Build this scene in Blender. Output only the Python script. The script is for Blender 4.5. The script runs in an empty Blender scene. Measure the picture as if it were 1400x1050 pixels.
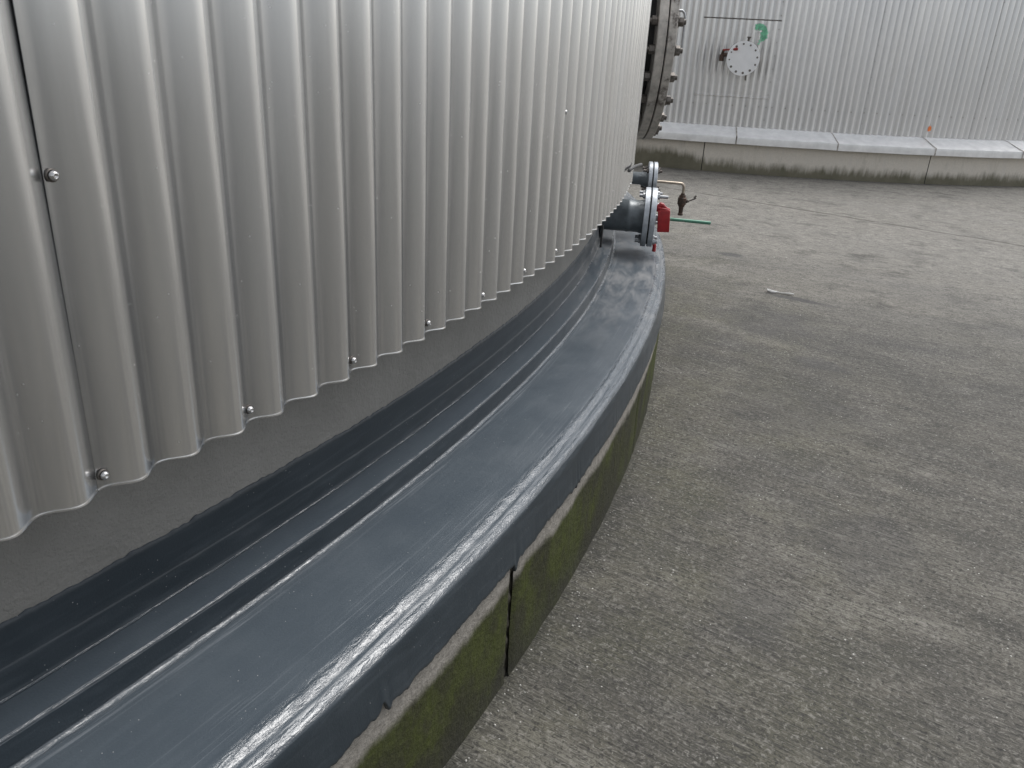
import bpy, bmesh, math, random
from math import radians as R, sin, cos, pi, atan2, hypot
from mathutils import Vector, Matrix, noise as NZ
random.seed(7)
S = bpy.context.scene
C = S.collection

# ------------------------------------------------------------------ helpers
def tag(o, label=None, cat=None, group=None, kind=None):
    if label: o['label'] = label
    if cat: o['category'] = cat
    if group: o['group'] = group
    if kind: o['kind'] = kind
    return o

def empty(name, loc=(0, 0, 0), rz=0.0):
    o = bpy.data.objects.new(name, None); C.objects.link(o)
    o.location = loc; o.rotation_euler = (0, 0, rz); o.empty_display_size = .3
    return o

def link(name, me, mat, parent=None, mw=None, smooth=True):
    o = bpy.data.objects.new(name, me); C.objects.link(o)
    if mat is not None and not me.materials: me.materials.append(mat)
    if parent is not None: o.parent = parent
    if mw is not None: o.matrix_local = mw
    if smooth:
        for p in me.polygons: p.use_smooth = True
    return o

def mesh_py(name, vs, fs, uvs=None):
    me = bpy.data.meshes.new(name); me.from_pydata(vs, [], fs)
    if uvs is not None:
        uv = me.uv_layers.new(name='UVMap')
        d = uv.data
        for i, l in enumerate(me.loops): d[i].uv = uvs[l.vertex_index]
    me.update(); return me

def bm_mesh(name, bm):
    me = bpy.data.meshes.new(name); bm.to_mesh(me); bm.free(); return me

def autosmooth(o, ang=35):
    me = o.data
    bm = bmesh.new(); bm.from_mesh(me)
    for e in bm.edges:
        e.smooth = not (len(e.link_faces) != 2 or e.calc_face_angle(0) > R(ang))
    for f in bm.faces: f.smooth = True
    bm.to_mesh(me); bm.free()
    return o

def lathe(bm, prof, seg=48, M=None, cap=True):
    """profile [(x, r)] spun around local X axis"""
    rings = []
    for x, r in prof:
        if r < 1e-6:
            rings.append([bm.verts.new((x, 0, 0))])
        else:
            rings.append([bm.verts.new((x, r*cos(2*pi*k/seg), r*sin(2*pi*k/seg))) for k in range(seg)])
    for a, b in zip(rings, rings[1:]):
        for k in range(seg):
            k2 = (k+1) % seg
            if len(a) == 1 and len(b) == 1: continue
            if len(a) == 1: f = [a[0], b[k], b[k2]]
            elif len(b) == 1: f = [a[k2], a[k], b[0]]
            else: f = [a[k], b[k], b[k2], a[k2]]
            bm.faces.new(f)
    vs = [v for r_ in rings for v in r_]
    if M is not None:
        for v in vs: v.co = M @ v.co
    return vs

def disc(bm, x0, x1, r, bev=.0015, seg=64, M=None, hole=0.0):
    if hole > 0:
        return lathe(bm, [(x0, hole), (x0, r-bev), (x0+bev, r), (x1-bev, r), (x1, r-bev), (x1, hole), (x0, hole)], seg, M)
    return lathe(bm, [(x0, 0), (x0, r-bev), (x0+bev, r), (x1-bev, r), (x1, r-bev), (x1, 0)], seg, M)

def hexnut(bm, x0, x1, r, M=None, rot=0.0):
    seg = 6; b = r*.12
    prof = [(x0, 0), (x0, r-b), (x0+b*.6, r), (x1-b*.6, r), (x1, r-b), (x1, 0)]
    RM = Matrix.Rotation(rot, 4, 'X')
    return lathe(bm, prof, 6, (M @ RM) if M is not None else RM)

def tube(bm, pts, r, seg=12, closed_ends=True):
    pts = [Vector(p) for p in pts]; rings = []
    up = None
    for i, p in enumerate(pts):
        t = (pts[min(i+1, len(pts)-1)] - pts[max(i-1, 0)]).normalized()
        if up is None:
            up = Vector((0, 0, 1)) if abs(t.z) < .9 else Vector((0, 1, 0))
        up = (up - t*up.dot(t)).normalized(); s = t.cross(up)
        rr = r[i] if isinstance(r, (list, tuple)) else r
        rings.append([bm.verts.new(p + (up*cos(2*pi*k/seg) + s*sin(2*pi*k/seg))*rr) for k in range(seg)])
    for a, b in zip(rings, rings[1:]):
        for k in range(seg):
            bm.faces.new([a[k], a[(k+1) % seg], b[(k+1) % seg], b[k]])
    if closed_ends:
        bm.faces.new(rings[0][::-1]); bm.faces.new(rings[-1])

def arc_pts(c, a, b, rad, n=8):
    """quarter bend: centre c, from unit a to unit b"""
    c = Vector(c); a = Vector(a); b = Vector(b)
    return [c + (a*cos(t*pi/2/n) + b*sin(t*pi/2/n))*rad for t in range(n+1)]

def box(bm, c, s, M=None, bev=.0):
    c = Vector(c); s = Vector(s)/2
    tmp = bmesh.new()
    bmesh.ops.create_cube(tmp, size=1)
    for v in tmp.verts: v.co = Vector((v.co.x*2*s.x, v.co.y*2*s.y, v.co.z*2*s.z))
    if bev > 0: bmesh.ops.bevel(tmp, geom=tmp.edges[:], offset=bev, segments=3, affect='EDGES', profile=.5)
    mp = {}
    for v in tmp.verts:
        co = v.co + c
        if M is not None: co = M @ v.co + c
        mp[v] = bm.verts.new(co)
    for f in tmp.faces: bm.faces.new([mp[v] for v in f.verts])
    tmp.free()

def radial(phi, rad, z):
    """frame with X outward, Y counter-clockwise, Z up"""
    return Matrix.Translation((rad*cos(R(phi)), rad*sin(R(phi)), z)) @ Matrix.Rotation(R(phi), 4, 'Z')

# cladding geometry constants
PITCH = 10.0/18.0            # degrees per wave
CR = 7.833; AMP = .009       # mean radius and half depth of the corrugation
SEAM = -86.911               # azimuth of the near tank's first lap
CREST = -0.779               # crest position relative to the lap (degrees)

# ------------------------------------------------------------------ materials
class NT:
    def __init__(s, name):
        s.m = bpy.data.materials.new(name); s.m.use_nodes = True
        s.t = s.m.node_tree; s.b = s.t.nodes['Principled BSDF']; s.L = s.t.links
        s._tc = None
    def n(s, typ, **kw):
        x = s.t.nodes.new(typ)
        for k, v in kw.items(): setattr(x, k, v)
        return x
    def put(s, sock, v):
        if isinstance(v, bpy.types.NodeSocket): s.L.new(v, sock)
        elif v is not None: sock.default_value = v
    def obj(s):
        if not s._tc: s._tc = s.n('ShaderNodeTexCoord')
        return s._tc.outputs['Object']
    def uv(s):
        if not s._tc: s._tc = s.n('ShaderNodeTexCoord')
        return s._tc.outputs['UV']
    def map(s, vec, scale=(1, 1, 1), loc=(0, 0, 0), rot=(0, 0, 0)):
        x = s.n('ShaderNodeMapping'); s.L.new(vec, x.inputs[0])
        x.inputs['Scale'].default_value = scale; x.inputs['Location'].default_value = loc; x.inputs['Rotation'].default_value = rot
        return x.outputs[0]
    def noise(s, vec, scale, detail=4, rough=.55, dist=0.0):
        x = s.n('ShaderNodeTexNoise'); s.L.new(vec, x.inputs['Vector'])
        x.inputs['Scale'].default_value = scale; x.inputs['Detail'].default_value = detail
        x.inputs['Roughness'].default_value = rough; x.inputs['Distortion'].default_value = dist
        return x.outputs['Fac']
    def voro(s, vec, scale, feature='F1', rnd=1.0):
        x = s.n('ShaderNodeTexVoronoi', feature=feature); s.L.new(vec, x.inputs['Vector'])
        x.inputs['Scale'].default_value = scale; x.inputs['Randomness'].default_value = rnd
        return x
    def ramp(s, f, stops, interp='LINEAR'):
        x = s.n('ShaderNodeValToRGB'); s.L.new(f, x.inputs[0]); e = x.color_ramp.elements
        x.color_ramp.interpolation = interp
        while len(e) < len(stops): e.new(.5)
        for el, (p, c) in zip(e, stops):
            el.position = p; el.color = (c, c, c, 1) if isinstance(c, (int, float)) else (*c, 1)
        return x.outputs['Color']
    def mr(s, f, a, b, c=0.0, d=1.0, smooth=False):
        x = s.n('ShaderNodeMapRange'); s.put(x.inputs[0], f)
        if smooth: x.interpolation_type = 'SMOOTHSTEP'
        for i, v in enumerate((a, b, c, d)): x.inputs[i+1].default_value = v
        return x.outputs[0]
    def math(s, op, a, b=None, c=None, clamp=False):
        x = s.n('ShaderNodeMath', operation=op, use_clamp=clamp)
        s.put(x.inputs[0], a)
        if b is not None: s.put(x.inputs[1], b)
        if c is not None: s.put(x.inputs[2], c)
        return x.outputs[0]
    def mix(s, f, a, b, typ='MIX'):
        x = s.n('ShaderNodeMix', data_type='RGBA', blend_type=typ)
        s.put(x.inputs[0], f)
        for i, v in ((6, a), (7, b)):
            if isinstance(v, tuple): v = (*v, 1) if len(v) == 3 else v
            s.put(x.inputs[i], v)
        return x.outputs[2]
    def sep(s, vec):
        x = s.n('ShaderNodeSeparateXYZ'); s.L.new(vec, x.inputs[0]); return x.outputs
    def bump(s, h, strength=1.0, dist=.001, normal=None):
        x = s.n('ShaderNodeBump'); s.put(x.inputs['Height'], h)
        x.inputs['Strength'].default_value = strength; x.inputs['Distance'].default_value = dist
        if normal is not None: s.L.new(normal, x.inputs['Normal'])
        return x.outputs[0]
    def set(s, **kw):
        for k, v in kw.items():
            k = {'color': 'Base Color', 'rough': 'Roughness', 'metal': 'Metallic', 'normal': 'Normal',
                 'spec': 'Specular IOR Level', 'coat': 'Coat Weight', 'coatr': 'Coat Roughness',
                 'aniso': 'Anisotropic', 'anirot': 'Anisotropic Rotation'}[k]
            if isinstance(v, tuple) and len(v) == 3: v = (*v, 1)
            s.put(s.b.inputs[k], v)
        return s.m

def mat_cladding(name, tone=1.0, dust=.35, speck=.8, low=.0, shade_grime=.72):
    n = NT(name); o = n.obj()
    big = n.noise(n.map(o, (1, 1, .35)), 3.2, 2)
    streak = n.noise(n.map(o, (1, 1, .03)), 30, 4, .6)
    fine = n.noise(n.map(o, (1, 1, .012)), 260, 3, .6)
    blot = n.noise(n.map(o, (1, 1, .22)), 5, 3, .5)
    a = .60*tone
    col = n.ramp(streak, [(.25, (a*.88, a*.875, a*.865)), (.55, (min(a*.99, .965), min(.96, a*.988), min(.952, a*.98))), (.8, (min(a*1.08, .97), min(a*1.075, .96), min(a*1.06, .945)))])
    col = n.mix(n.mr(blot, .35, .75, 0, .55), col, (a*.82, a*.825, a*.83))
    # dark reflection bands painted on flank and valley of each wave, with some dirt
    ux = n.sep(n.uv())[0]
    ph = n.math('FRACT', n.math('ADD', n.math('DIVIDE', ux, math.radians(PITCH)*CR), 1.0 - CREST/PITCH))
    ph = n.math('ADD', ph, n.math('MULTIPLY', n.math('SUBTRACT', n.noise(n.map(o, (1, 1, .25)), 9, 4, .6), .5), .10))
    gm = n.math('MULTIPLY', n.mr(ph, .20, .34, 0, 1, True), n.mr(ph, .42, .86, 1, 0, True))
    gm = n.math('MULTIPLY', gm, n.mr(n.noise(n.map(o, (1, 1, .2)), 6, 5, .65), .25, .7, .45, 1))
    col = n.mix(n.math('MULTIPLY', gm, shade_grime), col, (.15, .165, .185))
    sp = n.voro(n.map(o, (1, 1, .8)), 130).outputs
    spm = n.math('MULTIPLY', n.mr(sp['Distance'], .05, .11, 1, 0), n.mr(n.noise(o, 40, 2), .60, .66, 0, 1))
    col = n.mix(n.math('MULTIPLY', spm, speck), col, (.78, .77, .75))
    z = n.sep(o)[2]
    lowdust = n.mr(n.math('ADD', z, n.math('MULTIPLY', blot, .25)), .85, 1.15, low, 0, True)
    col = n.mix(lowdust, col, (.26, .27, .28))
    rough = n.math('ADD', n.mr(blot, .3, .75, .19, .27), n.math('MULTIPLY', spm, .3*speck))
    h = n.math('ADD', n.math('MULTIPLY', big, 1.0 if speck > .2 else .3), n.math('MULTIPLY', streak, .012))
    nrm = n.bump(h, .9, .003)
    metal = n.math('SUBTRACT', 1-dust, n.math('MULTIPLY', spm, .6*speck))
    return n.set(color=col, rough=rough, metal=metal, normal=nrm)

def mat_plain(name, col, rough=.5, metal=0.0, var=.15, scale=30, bump=.0006, bscale=60, spec=.5, dirt=None, dirtcut=(.5, .62)):
    n = NT(name); o = n.obj()
    f = n.noise(o, scale, 5, .6)
    c2 = tuple(c*(1-var*1.6) for c in col); c1 = tuple(min(1, c*(1+var)) for c in col)
    cc = n.ramp(f, [(.3, c2), (.7, c1)])
    rr = n.mr(f, .3, .7, rough*.85, min(1, rough*1.2))
    if dirt:
        dm = n.mr(n.noise(o, scale*.6, 6, .7), dirtcut[0], dirtcut[1], 0, 1)
        cc = n.mix(n.math('MULTIPLY', dm, .85), cc, dirt)
        metal = n.math('MULTIPLY', n.math('SUBTRACT', 1.0, dm), metal)
        rr = n.math('MAXIMUM', rr, n.math('MULTIPLY', dm, .75))
    return n.set(color=cc, rough=rr, metal=metal, spec=spec, normal=n.bump(n.noise(o, bscale, 4), 1, bump))

def mat_coating():
    n = NT('coating_paint'); o = n.obj(); uv = n.uv()
    s = n.sep(uv); ux, v = s[0], s[1]
    iC = min(range(len(prof)), key=lambda i: hypot(prof[i][0]-7.7292, prof[i][1]-.4680))
    iD = min(range(len(prof)), key=lambda i: hypot(prof[i][0]-7.7848, prof[i][1]-.4628))
    iE = min(range(len(prof)), key=lambda i: hypot(prof[i][0]-7.7930, prof[i][1]-.4192))
    iF = min(range(len(prof)), key=lambda i: hypot(prof[i][0]-7.9930, prof[i][1]-.4138))
    iG = min(range(len(prof)), key=lambda i: hypot(prof[i][0]-8.0200, prof[i][1]-.4066))
    wob = n.math('MULTIPLY', n.math('SUBTRACT', n.noise(n.map(uv, (9, 30, 1)), 1.0, 4, .6), .5), .006)
    vv = n.math('ADD', v, wob)
    ridge = None
    for i_, w_ in ((iC, .0035), (iD, .0045), (iE, .0085), (iF, .017), (iG, .013)):
        m_ = vmask(n, vv, Ltot[i_], w_)
        ridge = m_ if ridge is None else n.math('MAXIMUM', ridge, m_)
    brush = n.noise(n.map(uv, (6, 60, 1)), 1.0, 5, .6, .6)
    blot = n.noise(o, 7, 5, .6)
    big = n.noise(o, 1.7, 4, .6)
    micro = n.noise(o, 260, 3, .65)
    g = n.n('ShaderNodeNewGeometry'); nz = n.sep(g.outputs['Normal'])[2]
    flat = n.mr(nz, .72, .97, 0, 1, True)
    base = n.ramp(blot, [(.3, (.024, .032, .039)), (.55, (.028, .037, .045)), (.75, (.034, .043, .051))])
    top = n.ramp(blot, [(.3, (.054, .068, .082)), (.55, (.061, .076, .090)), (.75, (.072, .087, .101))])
    base = n.mix(flat, base, top)  # upward faces lighter: overhead light put into the colour, along with dust
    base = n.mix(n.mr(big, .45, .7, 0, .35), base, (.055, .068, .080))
    base = n.mix(n.mr(brush, .5, .8, 0, .3), base, (.10, .118, .135))
    # scuffed and dusty towards the pipes
    far = n.mr(ux, 1.5, 2.6, 0, 1, True)
    sc = n.mr(n.noise(n.map(uv, (4.5, 18, 1)), 1.0, 8, .75, .8), .42, .66, 0, 1)
    dust = n.math('MULTIPLY', far, sc)
    base = n.mix(n.math('MULTIPLY', dust, .55), base, (.27, .265, .26))
    # lighter streaks along the outer edge and beside the step
    st = n.noise(n.map(uv, (3.5, 190, 1)), 1.0, 5, .75, .3)
    edge = vmask(n, vv, Ltot[iF]-.02, .075)
    base = n.mix(n.math('MULTIPLY', n.math('MULTIPLY', edge, n.mr(st, .55, .72, 0, 1)), .45), base, (.22, .24, .26))
    edge2 = vmask(n, vv, Ltot[iE]+.01, .022)
    base = n.mix(n.math('MULTIPLY', n.math('MULTIPLY', edge2, n.mr(st, .5, .68, 0, 1)), .5), base, (.25, .27, .29))
    # specks of grit
    vo = n.voro(o, 95).outputs
    spk = n.math('MULTIPLY', n.mr(vo['Distance'], .05, .10, 1, 0), n.mr(n.noise(o, 21, 2), .52, .60, 0, 1))
    base = n.mix(n.math('MULTIPLY', spk, .8), base, (.35, .36, .36))
    rough = n.math('ADD', n.mr(blot, .3, .7, .30, .42), n.math('MULTIPLY', dust, .25))
    rough = n.math('SUBTRACT', rough, n.math('MULTIPLY', ridge, .17))
    spec = n.math('MULTIPLY_ADD', ridge, .5, .32)
    wr = n.noise(n.map(uv, (26, 100, 1)), 1.0, 4, .6, 1.5)
    h = n.math('ADD', n.math('MULTIPLY', brush, .35), n.math('MULTIPLY', micro, .35))
    h = n.math('ADD', h, n.math('MULTIPLY', n.math('MULTIPLY', wr, ridge), 1.9))
    h = n.math('ADD', h, n.math('MULTIPLY', spk, .4))
    return n.set(color=base, rough=rough, spec=spec, normal=n.bump(h, 1, .0010))

def mat_wall():
    n = NT('grey_wall_paint'); o = n.obj()
    f = n.noise(o, 6, 4); g = n.noise(o, 70, 4, .6)
    col = n.ramp(f, [(.3, (.20, .196, .183)), (.7, (.26, .254, .238))])
    pit = n.voro(o, 60).outputs['Distance']
    col = n.mix(n.mr(pit, .03, .06, .5, 0), col, (.04, .04, .04))
    return n.set(color=col, rough=.62, spec=.35, normal=n.bump(n.math('ADD', g, n.math('MULTIPLY', n.noise(o, 240, 2), .4)), 1, .0035))

def mat_kerb(name, far=False):
    n = NT(name); o = n.obj(); s = n.sep(o); uv = n.uv(); z = s[2]
    wob = n.noise(o, 5, 5, .6)
    st = n.noise(n.map(o, (1, 1, .12)), 22, 5, .65)
    gr = n.noise(o, 70, 5, .7)
    if far:
        conc = n.ramp(gr, [(.3, (.64, .59, .51)), (.7, (.76, .71, .63))])
        conc = n.mix(n.mr(st, .50, .75, 0, .5), conc, (.62, .59, .54))
        lvl = n.math('ADD', n.math('ADD', z, n.math('MULTIPLY', n.math('SUBTRACT', wob, .5), .10)), n.math('MULTIPLY', n.math('SUBTRACT', st, .5), .16))
        ux = n.sep(uv)[0]
        lvl = n.math('SUBTRACT', lvl, n.mr(ux, .3, 1.0, .10, 0, True))
        m = n.mr(lvl, .05, .17, 1, 0, True)
        green = n.ramp(wob, [(.35, (.11, .105, .066)), (.65, (.17, .158, .11))])
        col = n.mix(n.math('MULTIPLY', m, .92), conc, green)
        col = n.mix(n.mr(n.noise(n.map(o, (1, 1, .2)), 9, 5, .7), .56, .72, 0, .18), col, (.16, .15, .10))
        bd = .002
    else:
        conc = n.ramp(gr, [(.3, (.22, .205, .18)), (.7, (.36, .335, .30))])
        lvl = n.math('ADD', z, n.math('MULTIPLY', n.math('SUBTRACT', wob, .5), .06))
        lvl = n.math('ADD', lvl, n.math('MULTIPLY', n.math('SUBTRACT', st, .5), .035))
        m = n.mr(lvl, .236, .266, 1, 0, True)
        gcol = n.ramp(n.noise(n.map(o, (1, 1, .75), (2.2, 1, .3)), 5.5, 7, .72), [(.34, (.034, .033, .024)), (.46, (.042, .044, .020)), (.57, (.060, .072, .016)), (.68, (.048, .052, .022)), (.8, (.075, .070, .052))])
        gcol = n.mix(n.mr(st, .4, .7, 0, .5), gcol, (.04, .042, .022))
        low = n.mr(lvl, .0, .12, 1, 0, True)
        gcol = n.mix(n.math('MULTIPLY', low, .55), gcol, (.040, .038, .034))
        gcol = n.mix(n.mr(gr, .55, .8, 0, .5), gcol, (.11, .11, .06))
        col = n.mix(m, conc, gcol)
        v = n.voro(o, 55).outputs['Distance']
        pit = n.math('MULTIPLY', n.mr(v, .05, .1, 1, 0), n.mr(n.noise(o, 12, 2), .5, .58, 0, 1))
        col = n.mix(n.math('MULTIPLY', pit, .8), col, (.02, .02, .015))
        bd = .006
    return n.set(color=col, rough=.85, spec=.25, normal=n.bump(n.math('ADD', gr, n.math('MULTIPLY', n.noise(o, 18, 4), .7)), 1, bd))

def mat_ground():
    n = NT('brushed_concrete'); o = n.obj(); s = n.sep(o)
    # broom marks run along world Y
    warp = n.n('ShaderNodeVectorMath', operation='ADD'); 
    wn = n.n('ShaderNodeTexNoise'); n.L.new(o, wn.inputs['Vector']); wn.inputs['Scale'].default_value = .8; wn.inputs['Detail'].default_value = 2
    sc = n.n('ShaderNodeVectorMath', operation='SCALE'); n.L.new(wn.outputs['Color'], sc.inputs[0]); sc.inputs['Scale'].default_value = .10
    n.L.new(o, warp.inputs[0]); n.L.new(sc.outputs[0], warp.inputs[1]); w = warp.outputs[0]
    broom = n.noise(n.map(w, (1, .09, 1)), 190, 3, .6)
    broom2 = n.noise(n.map(w, (1, .12, 1)), 60, 4, .65)
    grain = n.noise(n.map(w, (1, .85, 1)), 110, 3, .7, .9)
    mid = n.noise(n.map(o, (1, .6, 1)), 14, 5, .7)
    patch = n.noise(n.map(o, (1.5, .5, 1)), 1.3, 6, .62, .5)
    patch2 = n.noise(n.map(o, (1, .7, 1), (3, 9, 0)), .8, 5, .6, .3)
    col = n.ramp(patch, [(.34, (.026, .025, .022)), (.44, (.062, .059, .050)), (.55, (.110, .103, .087)), (.68, (.20, .19, .165))])
    col = n.mix(n.mr(patch2, .5, .75, 0, .55), col, (.088, .082, .058))
    col = n.mix(n.mr(n.math('ADD', s[0], n.math('MULTIPLY', patch, 2.0)), 4.0, 8.0, 0, .75, True), col, (.36, .345, .31))
    mott = n.noise(n.map(w, (1, .8, 1), (4, 2, 0)), 4.5, 6, .65)
    col = n.mix(n.mr(mott, .52, .72, 0, .5), col, (.21, .20, .178))
    col = n.mix(n.mr(mott, .30, .48, .7, 0), col, (.034, .034, .029))
    # algae near the kerb
    rr = n.math('SQRT', n.math('ADD', n.math('MULTIPLY', s[0], s[0]), n.math('MULTIPLY', s[1], s[1])))
    near = n.mr(n.math('ADD', rr, n.math('MULTIPLY', mid, .5)), 8.25, 9.6, 1, 0, True)
    alg = n.math('MULTIPLY', near, n.mr(n.noise(o, 3.1, 4, .6), .42, .66, 0, 1))
    col = n.mix(n.math('MULTIPLY', alg, .5), col, (.115, .112, .065))
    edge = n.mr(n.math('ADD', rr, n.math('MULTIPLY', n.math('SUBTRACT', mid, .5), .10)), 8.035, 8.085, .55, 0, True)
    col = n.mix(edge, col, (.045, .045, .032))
    col = n.mix(n.mr(mid, .3, .7, .45, 0), col, (.040, .039, .036))
    col = n.mix(n.mr(broom2, .55, .75, 0, .28), col, (.30, .285, .26))
    col = n.mix(n.mr(broom, .36, .52, .72, 0), col, (.030, .029, .026))
    col = n.mix(n.mr(grain, .54, .66, 0, .50), col, (.25, .24, .22))
    col = n.mix(n.mr(grain, .34, .47, .85, 0), col, (.022, .021, .020))
    # white grit and black pits
    v = n.voro(o, 42).outputs['Distance']; v2 = n.voro(n.map(o, (1, 1, 1), (5, 3, 0)), 34).outputs['Distance']
    col = n.mix(n.math('MULTIPLY', n.mr(v, .06, .11, 1, 0), n.mr(n.noise(o, 9, 2), .52, .6, 0, .8)), col, (.55, .54, .51))
    col = n.mix(n.math('MULTIPLY', n.mr(v2, .09, .14, 1, 0), n.mr(n.noise(o, 7, 2), .50, .56, 0, .85)), col, (.022, .022, .02))
    # damp stains
    def stain(px, py, sx, sy, k=.7, ang=0.0):
        q = n.map(o, (1/sx, 1/sy, 0), (-px/sx, -py/sy, 0))
        d = n.n('ShaderNodeVectorMath', operation='LENGTH'); n.L.new(q, d.inputs[0])
        dd = n.math('ADD', d.outputs['Value'], n.math('MULTIPLY', n.math('SUBTRACT', n.noise(o, 9, 4, .7), .5), 1.6))
        return n.mr(dd, .5, 1.1, k, 0, True)
    for a in ((5.42, -6.93, .07, .12, .75), (4.62, -7.62, .05, .22, .75), (3.62, -8.0, .08, .16, .45), (4.05, -7.6, .35, .25, .3), (2.2, -8.45, .25, .2, .3), (1.72, -8.3, .15, .12, .3), (3.0, -8.0, .30, .3, .25)):
        col = n.mix(stain(*a), col, (.045, .045, .046))
    # joint between pours
    ln = n.math('SUBTRACT', s[0], n.math('MULTIPLY_ADD', s[1], .105, 8.395))
    ln = n.math('ABSOLUTE', n.math('ADD', ln, n.math('MULTIPLY', n.math('SUBTRACT', n.noise(o, 3, 4, .7), .5), .12)))
    jm = n.mr(ln, .016, .036, 1, 0)
    jm = n.math('MULTIPLY', jm, n.mr(n.noise(o, 5, 3, .6), .38, .5, .35, 1))
    col = n.mix(n.math('MULTIPLY', jm, .85), col, (.040, .034, .024))
    lift = n.mr(ln, .03, .07, .18, 0)
    col = n.mix(lift, col, (.32, .31, .29))
    h = n.math('ADD', n.math('MULTIPLY', broom, .9), n.math('MULTIPLY', grain, .6))
    h = n.math('ADD', h, n.math('MULTIPLY', broom2, .7))
    h = n.math('SUBTRACT', h, n.math('MULTIPLY', jm, 2.5))
    rough = n.mr(patch, .3, .7, .62, .85)
    return n.set(color=col, rough=rough, spec=.3, normal=n.bump(h, 1, .0045))

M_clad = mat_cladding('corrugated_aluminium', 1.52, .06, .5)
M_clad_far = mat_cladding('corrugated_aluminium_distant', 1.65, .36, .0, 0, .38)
M_wall = mat_wall()
M_kerb = mat_kerb('mossy_concrete')
M_kerb_far = mat_kerb('stained_concrete', True)
M_ground = mat_ground()
M_flash = mat_plain('folded_aluminium', (.86, .855, .84), .4, .25, .08, 9, .0006, 6)
M_galv = mat_plain('galvanised_steel', (.46, .49, .52), .42, .6, .14, 45, .0004, 90, dirt=(.16, .13, .10), dirtcut=(.64, .78))
M_pipe = mat_plain('grey_pipe_paint', (.17, .195, .21), .36, .1, .18, 26, .0012, 70)
M_worn = mat_plain('weathered_steel', (.50, .47, .43), .55, .35, .25, 18, .0018, 60, dirt=(.07, .055, .045), dirtcut=(.56, .66))
M_dark = mat_plain('dark_rubber', (.02, .02, .02), .6, 0, .2, 40)
M_nut = mat_plain('oxidised_bolt_steel', (.16, .145, .13), .45, .6, .35, 60, .0006, 120, dirt=(.05, .035, .028), dirtcut=(.5, .65))
M_stud = mat_plain('zinc_bolt_steel', (.38, .39, .40), .42, .7, .12, 60)
M_screw = mat_plain('stainless_screw', (.62, .61, .60), .25, .95, .1, 200, .0001)
M_brass = mat_plain('tarnished_brass', (.10, .062, .045), .5, .4, .35, 80, .0012, 200, dirt=(.03, .025, .02))
M_copper = mat_plain('brown_steel_tube', (.42, .36, .29), .34, .75, .15, 40, .0003)
M_red = mat_plain('red_paint', (.33, .012, .016), .42, 0, .15, 40, .0004, 120)
M_redworn = mat_plain('worn_red_paint', (.34, .03, .025), .5, 0, .2, 60, .0006, 120, dirt=(.05, .035, .03))
M_green = mat_plain('green_paint', (.075, .22, .15), .42, .1, .15, 60, .0005, 150, dirt=(.35, .38, .36), dirtcut=(.56, .66))
M_white = mat_plain('white_paint', (.88, .88, .88), .45, 0, .03, 12)
M_spray = mat_plain('green_spray_paint', (.22, .60, .38), .5, 0, .25, 30)
M_orange = mat_plain('orange_spray_paint', (.85, .22, .05), .5, 0, .1, 60)
M_strip = mat_plain('bleached_plastic', (.50, .50, .49), .4, 0, .1, 60)
M_strap = mat_plain('dull_grey_steel', (.07, .07, .07), .6, .1, .2, 40)
M_filler = mat_plain('joint_dirt', (.055, .05, .035), .9, 0, .5, 60, .003, 90)
M_stone = mat_plain('light_grit', (.40, .39, .36), .8, 0, .3, 90)

# ------------------------------------------------------------------ corrugated sheets
def wave(a):                 # a = degrees from the lap
    return AMP*cos(2*pi*(a-CREST)/PITCH)

def sheet(name, a0, a1, z0, z1, off0=.0028, off1=0.0, per=20, rows=18, dr=0.0, rnd=1, wob=1.0):
    vs, fs, uvs = [], [], []
    n = max(2, int(round((a1-a0)/PITCH*per)))
    for j in range(rows+1):
        t = max(0, j-2)/(rows-2); z = z0 + (z1-z0)*(t**1.6) + (.0018 if j == 1 else .0042 if j == 2 else 0)
        for i in range(n+1):
            a = a0 + (a1-a0)*i/n
            k = i/n
            q = NZ.noise(Vector((a*.9+rnd*7.3, z*.8, rnd)))*.0022 + NZ.noise(Vector((a*3.1+rnd, z*1.9, 4+rnd)))*.0010
            r = CR + wave(a) + off0*(1-k) + off1*k + dr + q*wob
            zz = z
            if j == 0: r += .0014
            if j == 0: zz += .0012*NZ.noise(Vector((a*2.2, rnd, 9)))
            vs.append((r*cos(R(a)), r*sin(R(a)), zz)); uvs.append((R(a)*CR, z))
    w = n+1
    for j in range(rows):
        for i in range(n):
            fs.append((j*w+i, j*w+i+1, (j+1)*w+i+1, (j+1)*w+i))
    return mesh_py(name, vs, fs, uvs)

def solid(o, th=.0014):
    m = o.modifiers.new('thickness', 'SOLIDIFY'); m.thickness = th; m.offset = -1
    m = o.modifiers.new('normals', 'WEIGHTED_NORMAL'); m.mode = 'FACE_AREA'; m.weight = 100
    return o

ZB = .754; ZT = 3.0
panel_meshes = [sheet('panel_mesh', 0, 10.0+PITCH*.45, ZB, ZT, rnd=k+1) for k in range(3)]

far_mesh = sheet('panel_mesh_clean', 0, 10.0+PITCH*.45, ZB, ZT, rnd=9, wob=.25)

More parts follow.
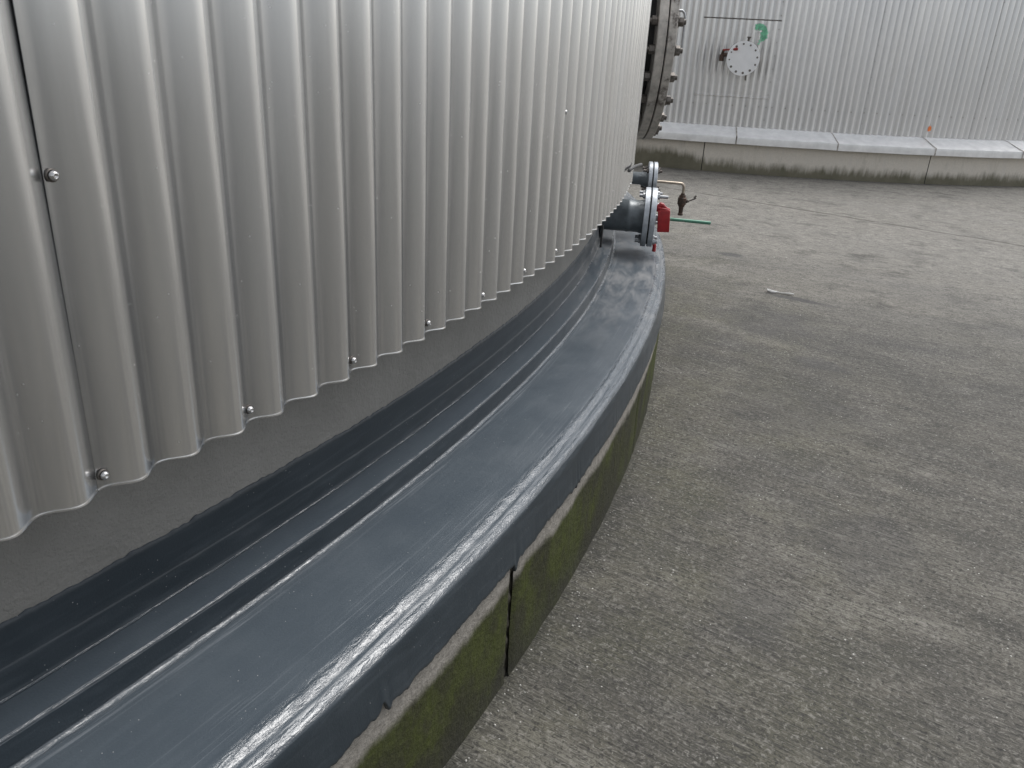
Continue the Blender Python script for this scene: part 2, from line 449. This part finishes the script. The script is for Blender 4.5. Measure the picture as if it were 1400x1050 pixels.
# near screw (local X outward)
bm = bmesh.new()
lathe(bm, [(-.001, 0), (-.001, .0064), (.0006, .0070), (.0018, .0068), (.0022, .0056)], 28)
bm2 = bmesh.new()
lathe(bm2, [(.0022, .0), (.0022, .0050), (.0042, .0052), (.0066, .0046), (.0080, .0030), (.0084, .0021), (.0060, .0019), (.0060, 0)], 28)
SC_W = bm_mesh('washer_mesh', bm); SC_H = bm_mesh('screw_mesh', bm2)
bm = bmesh.new(); lathe(bm, [(0, 0), (0, .008), (.002, .008), (.003, .005), (.008, .004), (.009, 0)], 10)
SC_FAR = bm_mesh('screw_small_mesh', bm); SC_FAR.materials.append(M_nut)
for p in SC_FAR.polygons: p.use_smooth = True

# ------------------------------------------------------------------ ground
def build_ground():
    ext = 260
    vs = [(-ext, -ext, 0), (ext, -ext, 0), (ext, ext, 0), (-ext, ext, 0)]
    o = link('ground', mesh_py('ground_mesh', vs, [(0, 1, 2, 3)]), M_ground, smooth=False)
    tag(o, kind='structure')
build_ground()

# ------------------------------------------------------------------ near tank
tank = empty('storage_tank')
tag(tank, 'large corrugated aluminium clad tank in the foreground, standing on the blue-grey coated kerb', 'tank')

def ring(name, prof, a0, a1, step, mat, parent, disp=None, uoff=-86.9, fine=None, close=False):
    """prof: (r, z); swept in azimuth. UV = metres along arc, metres along profile"""
    az = []; a = a0
    while a < a1-1e-6:
        az.append(a); s_ = step
        if fine and fine[0] <= a < fine[1]: s_ = fine[2]
        a += s_
    az.append(a1)
    L = [0]
    for p, q in zip(prof, prof[1:]): L.append(L[-1]+hypot(q[0]-p[0], q[1]-p[1]))
    vs, fs, uvs = [], [], []
    m = len(prof)
    for a in az:
        for j, (r, z) in enumerate(prof):
            if disp: r, z = disp(a, j, r, z, L[j])
            vs.append((r*cos(R(a)), r*sin(R(a)), z)); uvs.append((R(a-uoff)*8.0, L[j]))
    for i in range(len(az)-1):
        for j in range(m-1):
            fs.append((i*m+j, (i+1)*m+j, (i+1)*m+j+1, i*m+j+1))
    return link(name, mesh_py(name+'_mesh', vs, fs, uvs), mat, parent)

wall = ring('tank_wall', [(7.60, 2.95), (7.7185, 2.95), (7.7185, 2.0), (7.7185, .9), (7.7185, .40)], -180, 180, 1.0, M_wall, tank)

for i in range(-4, 6):
    me = panel_meshes[i % 3]
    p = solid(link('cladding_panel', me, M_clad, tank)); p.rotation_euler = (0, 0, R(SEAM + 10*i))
    if -1 <= i <= 1:
        spots = [(k, .7735) for k in range(0, 18, 3)] + [(0, 1.116), (0, 1.47), (0, 1.83)]
        for k, z in spots:
            a = CREST + PITCH*(2+k-.5) + (0 if k == 0 else random.uniform(-.03, .03))
            if k == 0: a = CREST + PITCH*1.5 + .004
            rr = CR + wave(a) + (.0040 if k == 0 else .0030)
            mw = radial(a, rr, z + random.uniform(-.002, .002)) @ Matrix.Rotation(random.uniform(0, 6), 4, 'X')
            w_ = link('washer', SC_W, M_nut, p, mw)
            h_ = link('screw', SC_H, M_screw, p, mw)

# support bracket under the cladding and small strap above the pipes
bm = bmesh.new()
box(bm, (.022, 0, .045), (.044, .010, .010), bev=.002)
box(bm, (.040, 0, .005), (.008, .016, .085), bev=.003)
link('cladding_bracket', bm_mesh('bracket_mesh', bm), M_dark, tank, radial(-68.6, 7.722, .575), False)
bm = bmesh.new()
tube(bm, [(.004, -.31, .018), (.007, -.15, .008), (.012, .0, -.004), (.03, .10, -.008)], .0065, 8)
link('strap', bm_mesh('strap_mesh', bm), M_strap, tank, radial(-67.6, 7.846, .847))

# ------------------------------------------------------------------ manhole on the near tank
def bolt_ring(parent, n, pcd, mesh_nut, mat, x_list, a0=0.0):
    for k in range(n):
        t = 2*pi*k/n + a0
        mw = Matrix.Translation((0, pcd*cos(t), pcd*sin(t))) @ Matrix.Rotation(random.uniform(0, 1), 4, 'X')
        link('bolt', mesh_nut, mat, parent, mw)

def collect(name, fn, mat, parent, mw=None, ang=35):
    bm = bmesh.new(); fn(bm); bmesh.ops.recalc_face_normals(bm, faces=bm.faces[:])
    o = link(name, bm_mesh(name+'_mesh', bm), mat, parent, mw)
    return autosmooth(o, ang)

MH = radial(-57.0, 7.895, 1.340)
mh = collect('manhole', lambda b: lathe(b, [(-.18, .42), (.045, .42), (.045, .40), (-.18, .40)], 64), M_dark, tank, MH)
mh['label'] = 'round manhole neck behind the bolted flanges'
collect('flange', lambda b: lathe(b, [(-.002, .40), (-.002, .527), (.001, .53), (.039, .53), (.042, .527), (.042, .40)], 96), M_worn, mh)
collect('cover', lambda b: disc(b, .049, .090, .53, .003, 96), M_worn, mh)
collect('gasket', lambda b: lathe(b, [(.0425, .41), (.0425, .512), (.0485, .512), (.0485, .41)], 96), M_dark, mh)
bm = bmesh.new()
lathe(bm, [(-.052, 0), (-.052, .013), (.128, .013), (.130, .011), (.130, 0)], 12)
hexnut(bm, -.036, -.004, .0235); hexnut(bm, .093, .117, .0235, rot=.3)
lathe(bm, [(.0905, 0), (.0905, .028), (.0935, .028), (.0935, 0)], 20)
bmesh.ops.recalc_face_normals(bm, faces=bm.faces[:])
MB = bm_mesh('manhole_bolt_mesh', bm); MB.materials.append(M_nut)
for k in range(24):
    t = 2*pi*(k+.5)/24
    autosmooth(link('bolt', MB, None, mh, Matrix.Translation((random.uniform(-.004, .006), .488*cos(t), .488*sin(t))) @ Matrix.Rotation(random.uniform(0, 1), 4, 'X'))) if k == 0 else link('bolt', MB, None, mh, Matrix.Translation((random.uniform(-.004, .006), .488*cos(t), .488*sin(t))) @ Matrix.Rotation(random.uniform(0, 1), 4, 'X'), smooth=False)
def handle(b):
    # bar handle on the near side of the cover
    y = -.44
    tube(b, [(.088, y, .115), (.118, y, .115)] + [(.130, y, .105), (.136, y, .085), (.136, y, -.045), (.130, y, -.065), (.118, y, -.075), (.088, y, -.075)], .006, 12)
collect('handle', handle, M_stud, mh)

# ------------------------------------------------------------------ big outlet pipe
def bolts(parent, n, pcd, x0, x1, r, mat, nutr, longk=None, a0=None, longx=None, skip=()):
    """studs with a nut each side; x0..x1 = outer faces of the flange pair"""
    a0 = pi/n if a0 is None else a0
    for k in range(n):
        if k in skip: continue
        bm = bmesh.new(); t = 2*pi*k/n + a0
        e = .012 + (longx if k == longk else 0)
        lathe(bm, [(x0-.026, 0), (x0-.026, r), (x1+nutr*.9+e-.0015, r), (x1+nutr*.9+e, r*.8), (x1+nutr*.9+e, 0)], 14)
        hexnut(bm, x0-nutr*.85, x0-.0008, nutr, rot=random.random()); hexnut(bm, x1+.0008, x1+nutr*.9, nutr, rot=random.random())
        bmesh.ops.recalc_face_normals(bm, faces=bm.faces[:])
        autosmooth(link('bolt', bm_mesh('bolt_mesh', bm), mat, parent, Matrix.Translation((0, pcd*cos(t), pcd*sin(t)))))

BP = radial(-65.0, 7.934, .581)
bp = collect('outlet_pipe', lambda b: lathe(b, [(-.30, .070), (-.10, .070), (-.098, .0715), (-.083, .0715), (-.081, .070), (-.045, .0705), (-.034, .074), (-.0262, .075)], 64), M_pipe, tank, BP, 60)
bp['label'] = 'thick grey painted outlet pipe closed by a blind flange'
collect('pad_plate', lambda b: lathe(b, [(-.214, .07), (-.206, .108), (-.2035, .108), (-.2035, .07)], 48), M_pipe, bp)
collect('pipe_flange', lambda b: lathe(b, [(-.026, .06), (-.026, .128), (-.0245, .130), (-.0045, .130), (-.003, .128), (-.003, .06)], 72), M_galv, bp)
collect('gasket', lambda b: lathe(b, [(-.0028, .05), (-.0028, .120), (.0028, .120), (.0028, .05)], 48), M_dark, bp)
collect('blind_flange', lambda b: disc(b, .003, .026, .130, .0015, 72), M_galv, bp)
bolts(bp, 8, .108, -.026, .026, .0075, M_stud, .0125, longk=2, a0=pi/8, longx=.024, skip=(3, 4))
def valve(b):
    lathe(b, [(.026, 0), (.026, .016), (.050, .016), (.052, .021), (.066, .021), (.068, .014), (.076, .013), (.076, 0)], 20)
    tube(b, [(.058, 0, .015), (.058, 0, .052)], .009, 12)
collect('ball_valve', valve, M_stud, bp)
def lever(b):
    # broad red lever bent over the valve: hub, two lugs and a hanging plate on the near side
    box(b, (.066, -.026, -.008), (.054, .010, .098), Matrix.Rotation(R(-4), 4, 'Y'), bev=.0045)
    box(b, (.060, -.018, .044), (.050, .020, .010), Matrix.Rotation(R(8), 4, 'Y'), bev=.003)
    tube(b, [(.036, -.014, .030), (.038, -.012, .050), (.048, -.010, .060), (.058, -.010, .058)], [.009, .012, .013, .010], 14)
    tube(b, [(.052, -.012, .060), (.072, -.014, .046), (.086, -.014, .040)], [.009, .0065, .0075], 10)
collect('valve_lever', lever, M_red, bp)
collect('drain_rod', lambda b: lathe(b, [(.070, 0), (.070, .0075), (.272, .0075), (.2735, .0068), (.2735, .0045), (.255, .0045), (.255, 0)], 20, Matrix.Rotation(R(1.0), 4, 'Y')), M_green, bp)
def low_lever(b):
    tube(b, [(.032, -.010, -.108), (.040, -.012, -.124), (.039, -.012, -.150)], [.009, .0085, .0085], 12)
collect('red_tag', low_lever, M_red, bp)

# ------------------------------------------------------------------ small sample pipe
SP = radial(-62.0, 7.948, .690)
sp = collect('sample_pipe', lambda b: lathe(b, [(-.30, .030), (-.055, .030), (-.052, .032), (-.030, .040), (-.020, .046)], 40), M_pipe, tank, SP, 60)
sp['label'] = 'thin grey pipe stub with a bent sampling tube'
collect('pipe_flange', lambda b: lathe(b, [(-.021, .03), (-.021, .081), (-.0197, .0825), (-.0043, .0825), (-.003, .081), (-.003, .03)], 56), M_galv, sp)
collect('gasket', lambda b: lathe(b, [(-.0028, .03), (-.0028, .076), (.0028, .076), (.0028, .03)], 40), M_dark, sp)
collect('blind_flange', lambda b: disc(b, .003, .021, .0825, .0013, 56), M_galv, sp)
bolts(sp, 4, .0625, -.021, .021, .0065, M_nut, .012)
def stube(b):
    pts = [(.018, 0, -.010), (.06, 0, -.010), (.142, 0, -.012)]
    c = Vector((.142, 0, -.030)); pts += [c + Vector((sin(t*pi/16)*.018, 0, cos(t*pi/16)*.018)) for t in range(1, 9)]
    pts += [(.160, 0, -.062)]
    tube(b, pts, .0066, 14)
collect('sampling_tube', stube, M_copper, sp, None, 60)
def tap(b):
    Mz = Matrix.Translation((.160, 0, 0)) @ Matrix.Rotation(R(90), 4, 'Y')   # x -> -z
    lathe(b, [(.058, 0), (.058, .010), (.066, .010), (.066, .015), (.078, .017), (.080, .0215), (.112, .0215), (.116, .017), (.122, .016), (.124, .012), (.155, .0105), (.158, .013), (.166, .013), (.166, 0)], 8, Mz)
    lathe(b, [(.142, 0), (.142, .010), (.150, .012), (.178, .012), (.178, .009), (.186, .009), (.186, 0)], 8, Matrix.Translation((0, 0, -.096)))
collect('tap', tap, M_brass, sp)
def tapl(b):
    Mm = Matrix.Rotation(R(-25), 4, 'Y')
    box(b, (.205, 0, -.088), (.050, .011, .006), Mm, bev=.002)
    tube(b, [(.184, 0, -.097), (.190, 0, -.092)], .008, 10)
    tube(b, [(.216, 0, -.078), (.226, .0, -.066)], .0045, 8)
collect('tap_lever', tapl, M_nut, sp)

# ------------------------------------------------------------------ kerb (plinth) of the near tank
plinth = empty('tank_plinth')
tag(plinth, 'curved mossy concrete kerb under the near tank, top sealed with glossy blue-grey coating', 'kerb')
JOINTS = [-81.81 + 8.1*k for k in range(-6, 6)]
for k in range(-5, 6):
    a0 = JOINTS[k+5]; a1 = JOINTS[k+6]; g = .075
    def dk(a, j, r, z, l, a0=a0, a1=a1, g=g):
        q = NZ.noise(Vector((a*1.5, z*9, 2)))*.0025
        # chamfer crumbled at the joint
        e = min(a-a0-g, a1-g-a); 
        if e < .05 and z > .01: q -= .004*(1-e/.05) + .002*NZ.noise(Vector((a*30, z*60, 1)))
        return r+q, z
    prof = [(8.031, .36-.38*t/24) for t in range(25)]
    prof = [(7.9, .36)] + prof
    o = ring('concrete_kerb', prof, a0+g, a1-g, .25, M_kerb, plinth, dk, fine=(-95, -66, .1))
    if k == 0: pass
# recess filler behind the joints
ring('joint_filler', [(7.9, .35)] + [(8.022, .35-.37*t/40) for t in range(41)], -128, -36, .05, M_filler, plinth,
     lambda a, j, r, z, l: (r+.007*NZ.noise(Vector((a*9, z*45, 3))), z))

# coating profile
def arcp(cx, cz, rad, t0, t1, n):
    return [(cx+rad*cos(R(t0+(t1-t0)*i/n)), cz+rad*sin(R(t0+(t1-t0)*i/n))) for i in range(n+1)]
def seg(p, q, n):
    return [(p[0]+(q[0]-p[0])*i/n, p[1]+(q[1]-p[1])*i/n) for i in range(1, n+1)]
prof = [(7.7187, .5700), (7.7205, .5695)]
prof += seg(prof[-1], (7.7209, .5085), 6)
prof += [(7.7214, .5075), (7.7222, .5066), (7.7227, .5050)]                                # membrane lap ridge
prof += seg(prof[-1], (7.7256, .4740), 6)
prof += [(7.7261, .4712), (7.7272, .4692), (7.7292, .4680), (7.7320, .4675)]               # cove
prof += seg(prof[-1], (7.7815, .4635), 10)
prof += arcp(7.7825, .4605, .0032, 86, 6, 6)                                             # outer edge of ledge
prof += seg(prof[-1], (7.7885, .4260), 6)
prof += [(7.7889, .4232), (7.7900, .4211), (7.7920, .4196), (7.7955, .4188)]               # cove
prof += seg(prof[-1], (7.974, .4140), 26)
prof += [(7.980, .4146), (7.986, .4150), (7.991, .4145), (7.995, .4128), (7.999, .4106), (8.003, .4092), (8.007, .4086), (8.011, .4084), (8.015, .4082), (8.019, .4072), (8.0225, .4054), (8.0255, .4026), (8.0278, .3988), (8.0292, .3942), (8.0302, .388), (8.031, .380)]
NB = len(prof)
prof += seg(prof[-1], (8.0385, .312), 12)
NE = len(prof)
prof += [(8.0380, .3085), (8.0345, .3072), (8.0300, .3075)]
Ltot = [0]
for p_, q_ in zip(prof, prof[1:]): Ltot.append(Ltot[-1]+hypot(q_[0]-p_[0], q_[1]-p_[1]))
nrms = []
for j in range(len(prof)):
    p_ = prof[max(0, j-1)]; q_ = prof[min(len(prof)-1, j+1)]
    dx, dz = q_[0]-p_[0], q_[1]-p_[1]; l = hypot(dx, dz) or 1
    nn = (-dz/l, dx/l)
    if nn[0]*1+nn[1]*1 < 0: nn = (-nn[0], -nn[1])
    nrms.append(nn)
DRIPS = [(-82.0, .014, .10), (-81.82, .022, .06), (-85.05, -.016, .05), (-84.93, .012, .05), (-79.3, .010, .05), (-79.15, .008, .04), (-84.6, .004, .1), (-80.6, .005, .05)]
def dcoat(a, j, r, z, l):
    u = R(a)*8.0
    if j <= 1:
        z += .0028*NZ.noise(Vector((u*14, 1, 0))) + .0036*NZ.noise(Vector((u*70, 2, 0))) + .003*NZ.noise(Vector((u*2.5, 3, 0)))
        return r, z
    amp = .0005*NZ.noise(Vector((u*3, l*12, 5))) + .00012*NZ.noise(Vector((u*22, l*70, 7)))
    if 7.975 < r < 8.034 and z > .38:
        w = 1
        amp += w*(.0017*NZ.noise(Vector((u*7+l*25, l*75, 11))) + .0011*NZ.noise(Vector((u*26+l*60, l*190, 13))))
    elif (7.776 <= r < 7.796) or (7.7225 < r < 7.735):
        amp += .0007*NZ.noise(Vector((u*22, l*60, 17)))
    n_ = nrms[j]
    r += n_[0]*amp; z += n_[1]*amp
    if j >= NB:
        t = min(1.0, (j-NB)/(NE-NB))
        d = .0055*NZ.noise(Vector((u*6, 0, 1))) + .0075*NZ.noise(Vector((u*25, 0, 2))) + .006*NZ.noise(Vector((u*80, 0, 2))) + .006*max(0, NZ.noise(Vector((u*11, 5, 2)))-.38)*-2
        for c_, h_, w_ in DRIPS:
            x = abs(a-c_)/w_
            if x < 1: d += -h_*(1-x*x) if c_ != -82.0 else 0
        z += d*t
    return r, z
def vmask(n, v, L, w):
    return n.mr(n.math('ABSOLUTE', n.math('SUBTRACT', v, L)), w*.45, w, 1, 0, True)
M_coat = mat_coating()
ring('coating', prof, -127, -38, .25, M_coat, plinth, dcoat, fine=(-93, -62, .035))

# ------------------------------------------------------------------ far tank
FC = (16.998, -2.329, 0)
ftank = empty('storage_tank', FC)
tag(ftank, 'second corrugated silver tank in the background, with a white disc flange and green paint mark', 'tank')
FSEAM = -146.70
ring('tank_wall', [(7.60, 2.7), (7.7185, 2.7), (7.7185, .30)], -180, 180, 1.0, M_wall, ftank)
dz = .490-ZB
for i in range(-5, 5):
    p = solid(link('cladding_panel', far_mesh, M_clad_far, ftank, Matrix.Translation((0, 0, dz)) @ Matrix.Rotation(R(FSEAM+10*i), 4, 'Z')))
    if -2 <= i <= 1:
        pts = [(CREST+PITCH*(2+k-.5), .742-dz) for k in range(0, 18, 2)]
        if i in (0, 1): pts += [(.06, .62+.17*j-dz) for j in range(12)]
        for q_, (a, z) in enumerate(pts):
            rr = CR + wave(a) + .002
            link('screw', SC_FAR, None, p, radial(a, rr, z) @ Matrix.Scale(.72 if q_ < 9 else .5, 4))
# cut-out sheet round the nozzle
a0p, a1p = -161.05-FSEAM+0, -154.86-FSEAM
pm = sheet('patch_mesh', a0p+10*0, a1p, .842, 1.662, .004, .004, 16, 8, 0, 5)
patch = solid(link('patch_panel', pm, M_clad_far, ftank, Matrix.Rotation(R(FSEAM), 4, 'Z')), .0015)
patch['label'] = 'square cut-out sheet of cladding round the white flange'
for z_, nm in ((1.668, 'top_lap'), (.838, 'bottom_lap')):
    vs, fs = [], []; n = 220
    for i in range(n+1):
        a = a0p-.05+(a1p-a0p+.1)*i/n; r = CR+wave(a)+.0075
        for dzz in (-.006, .006): vs.append((r*cos(R(a)), r*sin(R(a)), z_+dzz))
        for dzz in (.006, -.006): 
            r2 = r-.006; vs.append((r2*cos(R(a)), r2*sin(R(a)), z_+dzz))
    for i in range(n):
        for j in range(4):
            fs.append((i*4+j, (i+1)*4+j, (i+1)*4+(j+1) % 4, i*4+(j+1) % 4))
    if nm == 'bottom_lap':
        vs = [(v[0], v[1], z_+(v[2]-z_)*.5) for v in vs]
    link(nm, mesh_py(nm+'_mesh', vs, fs), M_nut if nm == 'top_lap' else M_worn, ftank, Matrix.Rotation(R(FSEAM), 4, 'Z'))
for j in range(14):
    a = -154.92-FSEAM; link('screw', SC_FAR, None, patch, radial(a, CR+wave(a)+.008, .60+.14*j) @ Matrix.Scale(.6, 4))

# nozzle with white blind flange
NZL = radial(-157.53, 8.02, 1.255)
nz = collect('nozzle', lambda b: lathe(b, [(-.30, .11), (-.02, .11), (-.02, .175), (-.018, .177), (-.001, .177)], 48), M_worn, ftank, NZL)
nz['label'] = 'short pipe nozzle with a white round blind flange'
collect('blind_flange', lambda b: disc(b, .001, .024, .182, .002, 72), M_white, nz)
bm = bmesh.new(); lathe(bm, [(-.045, 0), (-.045, .0105), (.0275, .0105), (.0275, 0)], 10); hexnut(bm, -.04, -.022, .016)
bmesh.ops.recalc_face_normals(bm, faces=bm.faces[:])
NBm = bm_mesh('nozzle_bolt_mesh', bm); NBm.materials.append(M_nut)
for k in range(12):
    t = 2*pi*k/12 + .12
    sc_ = random.choice((.75, 1, 1.0, 1.25))
    link('bolt', NBm, None, nz, Matrix.Translation((0, .152*cos(t), .152*sin(t))) @ Matrix.Diagonal((1, sc_, sc_, 1)), smooth=False)
# the small drain valve on its left side (seen from the yard: +Y is left or right by azimuth)
def nv(b):
    tube(b, [(-.06, -.10, .03), (-.06, -.235, .03)], .022, 12)
    tube(b, [(-.06, -.235, .03), (-.06, -.235, -.04)], .028, 10)
    tube(b, [(-.06, -.235, .03), (-.04, -.225, .075)], .016, 10)
SIDE = -1
nvo = collect('drain_valve', lambda b: nv(b), M_brass, nz)
def nl(b):
    tube(b, [(-.035, -.235, .078), (-.02, -.16, .085), (.030, -.10, .092), (.035, -.075, .095)], [.010, .010, .015, .013], 10)
collect('valve_lever', nl, M_redworn, nz)
collect('vent_plug', lambda b: (tube(b, [(-.04, .03, .17), (-.04, .035, .215)], .012, 10), tube(b, [(-.04, .035, .215), (-.04, .035, .23)], .022, 6), tube(b, [(-.05, .06, -.17), (-.05, .065, -.23)], .010, 8)), M_nut, nz)

def mark(name, cx, cz, fn, mat, step=.006, ext=.16):
    """paint lying on the corrugation: keep the cells where fn(dx,dz) > 0; dx metres to the right as seen from the yard"""
    vs, fs, ix = [], [], {}
    n = int(ext/step)
    def vid(i, j):
        if (i, j) not in ix:
            a = cx - FSEAM + math.degrees(i*step/CR); r = CR+wave(a)+.0095
            ix[(i, j)] = len(vs); vs.append((r*cos(R(a)), r*sin(R(a)), cz+j*step))
        return ix[(i, j)]
    for i in range(-n, n):
        for j in range(-n, n):
            if fn((i+.5)*step, (j+.5)*step) > 0: fs.append((vid(i, j), vid(i+1, j), vid(i+1, j+1), vid(i, j+1)))
    return link(name, mesh_py(name+'_mesh', vs, fs), mat, ftank, Matrix.Rotation(R(FSEAM), 4, 'Z'))
hook = [(-.045, .10, .034), (-.02, .098, .036), (.012, .088, .034), (.038, .062, .030), (.050, .030, .030), (.045, 0, .030), (.028, -.022, .024), (.0, -.05, .016), (-.012, -.075, .014), (.008, .03, .018), (.0, .0, .012)]
def hookf(x, z):
    v = max(w - hypot(x-px, z-pz) for px, pz, w in hook)
    return v - .002 + .020*NZ.noise(Vector((x*90, z*60, 3)))
gm = mark('paint_mark', -156.30, 1.495, hookf, M_spray); gm['label'] = 'green sprayed hook mark beside the white flange'
om = mark('paint_mark', -140.66, .604, lambda x, z: .026 - hypot(x, z*.85) + .006*NZ.noise(Vector((x*80, z*80, 5))), M_orange, .004, .06); om['label'] = 'small orange dot low on the cladding'

# far kerb and folded flashing
fpl = empty('tank_plinth', FC)
tag(fpl, 'pale concrete kerb with dark grimy dirt along its foot under the far tank', 'kerb')
FJ = [-159.62 + 18.6*k for k in range(-2, 4)]
for k in range(5):
    ring('concrete_kerb', [(7.95, .42), (8.074, .42)] + [(8.076, .40-.42*t/10) for t in range(11)], FJ[k]+.035, FJ[k+1]-.035, .4, M_kerb_far, fpl,
         lambda a, j, r, z, l: (r+.003*NZ.noise(Vector((a*2, z*8, 3))), z), uoff=-165)
ring('joint_filler', [(7.9, .41), (8.065, .41), (8.065, -.02)], FJ[0], FJ[-1], .5, M_dark, fpl)
FLJ = [-157.16 + 8.03*k for k in range(-4, 7)]
for k in range(10):
    a0 = FLJ[k]+.02; a1 = FLJ[k+1]-.02
    dzk = random.uniform(-.002, .002)
    prof_f = [(7.76, .516), (7.9, .4915), (8.10, .4285), (8.152, .4165), (8.1575, .414), (8.159, .409), (8.159, .375), (8.160, .338), (8.157, .334), (8.140, .333), (8.140, .345)]
    o = ring('flashing', prof_f, a0, a1, .5, M_flash, fpl, lambda a, j, r, z, l, d=dzk: (r + d + .0018*NZ.noise(Vector((a*.7, l*6, 3))), z + d + .003*NZ.noise(Vector((a*.5, l*5, 8)))))
    autosmooth(o, 20)
    # standing lap strip over each joint
    if k > 0:
        prof_s = [(8.10, .4315), (8.152, .4195), (8.160, .4155), (8.162, .409), (8.162, .336)]
        ring('flashing_lap', [(7.76, .518), (7.9, .4935)] + prof_s, FLJ[k]-.055, FLJ[k]+.055, .05, M_worn, fpl)

# ------------------------------------------------------------------ small things lying on the ground
def strip():
    bm = bmesh.new()
    vs = []
    n = 26
    for i in range(n+1):
        t = i/n; y = -.075+.15*t; x = .003*sin(t*5)+.002*sin(t*13)
        z = .006+.003*sin(t*7+1)
        w = .006 + .002*sin(t*9)
        for s_, zz in ((-1, 0), (-.3, .003), (1, .001)):
            vs.append(bm.verts.new((x+s_*w, y, z+zz)))
    for i in range(n):
        for j in range(2):
            bm.faces.new([vs[i*3+j], vs[(i+1)*3+j], vs[(i+1)*3+j+1], vs[i*3+j+1]])
    tube(bm, [(-.012, .02, .012), (-.028, .03, .008), (-.032, .05, .008), (-.026, .068, .010), (-.008, .076, .014)], .004, 8)
    o = link('plastic_strip', bm_mesh('strip_mesh', bm), M_strip)
    m = o.modifiers.new('t', 'SOLIDIFY'); m.thickness = .002
    o.location = (4.67, -7.50, .001); o.rotation_euler = (0, 0, 0.05)
    tag(o, 'thin whitish strip of plastic lying on the concrete yard', 'litter')
strip()

def grit():
    rnd = random.Random(3)
    bm = bmesh.new()
    for _ in range(700):
        x = rnd.uniform(1.0, 10); y = rnd.uniform(-9.6, -5.2)
        if hypot(x, y) < 8.07 or hypot(x-FC[0], y-FC[1]) < 8.12: continue
        s_ = rnd.choice((.0008, .0012, .0016, .0025))*(1.0 if x < 4 else 1.5)
        m = Matrix.Translation((x, y, s_*.4)) @ Matrix.Rotation(rnd.random()*6, 4, 'Z') @ Matrix.Diagonal((s_*rnd.uniform(.7, 1.6), s_, s_*.6, 1))
        bmesh.ops.create_icosphere(bm, subdivisions=1, radius=1, matrix=m)
    for _ in range(260):          # debris caught along the kerb foot
        a = rnd.uniform(-86, -60); s_ = rnd.choice((.0008, .0012, .0018, .0025))
        rr = 8.04+abs(rnd.gauss(0, .03)); x, y = rr*cos(R(a)), rr*sin(R(a))
        m = Matrix.Translation((x, y, s_*.4)) @ Matrix.Rotation(rnd.random()*6, 4, 'Z') @ Matrix.Diagonal((s_*rnd.uniform(.7, 1.8), s_, s_*.6, 1))
        bmesh.ops.create_icosphere(bm, subdivisions=1, radius=1, matrix=m)
    o = link('grit', bm_mesh('grit_mesh', bm), M_stone)
    tag(o, 'loose light grit scattered over the concrete yard', 'grit', kind='stuff')
grit()

# ------------------------------------------------------------------ light
SUN_EL, SUN_AZ = 60.0, -14.0      # direction towards the sun, azimuth in world XY from +X
w = bpy.data.worlds.new('World'); S.world = w; w.use_nodes = True
nt = w.node_tree; bg = nt.nodes['Background']
sky = nt.nodes.new('ShaderNodeTexSky'); sky.sky_type = 'NISHITA'; sky.sun_disc = False
sky.sun_elevation = R(SUN_EL); sky.sun_rotation = R(90-SUN_AZ)
sky.air_density = 1.0; sky.dust_density = 3.0; sky.ozone_density = 1.0
hs = nt.nodes.new('ShaderNodeHueSaturation'); hs.inputs['Saturation'].default_value = .26; hs.inputs['Value'].default_value = 1.36
nt.links.new(sky.outputs[0], hs.inputs['Color']); nt.links.new(hs.outputs[0], bg.inputs['Color'])
bg.inputs['Strength'].default_value = .15
sl = bpy.data.lights.new('sun', 'SUN'); sl.energy = 2.1; sl.angle = R(32); sl.color = (1, .985, .965)
so = bpy.data.objects.new('sun', sl); C.objects.link(so)
d = Vector((cos(R(SUN_EL))*cos(R(SUN_AZ)), cos(R(SUN_EL))*sin(R(SUN_AZ)), sin(R(SUN_EL))))
so.rotation_euler = d.to_track_quat('Z', 'Y').to_euler(); so.location = (4, -14, 10)

# ------------------------------------------------------------------ camera
cam = bpy.data.cameras.new('camera'); co = bpy.data.objects.new('camera', cam); C.objects.link(co)
fw = Vector((0.77641705, 0.49580744, -0.38903926)); rt = Vector((0.55515882, -0.83024959, 0.04984289)); up = Vector((0.29828721, 0.25467745, 0.91987181))
m = Matrix((rt, up, -fw)).transposed().to_4x4(); m.translation = (0, -8.65229566, 1.25860607)
co.matrix_world = m
cam.sensor_width = 36; cam.lens = 1093.83/1400*36; cam.clip_start = .02; cam.clip_end = 1000
S.camera = co
S.render.engine = 'CYCLES'
S.view_settings.view_transform = 'Standard'; S.view_settings.look = 'None'; S.view_settings.exposure = 0; S.view_settings.gamma = 1
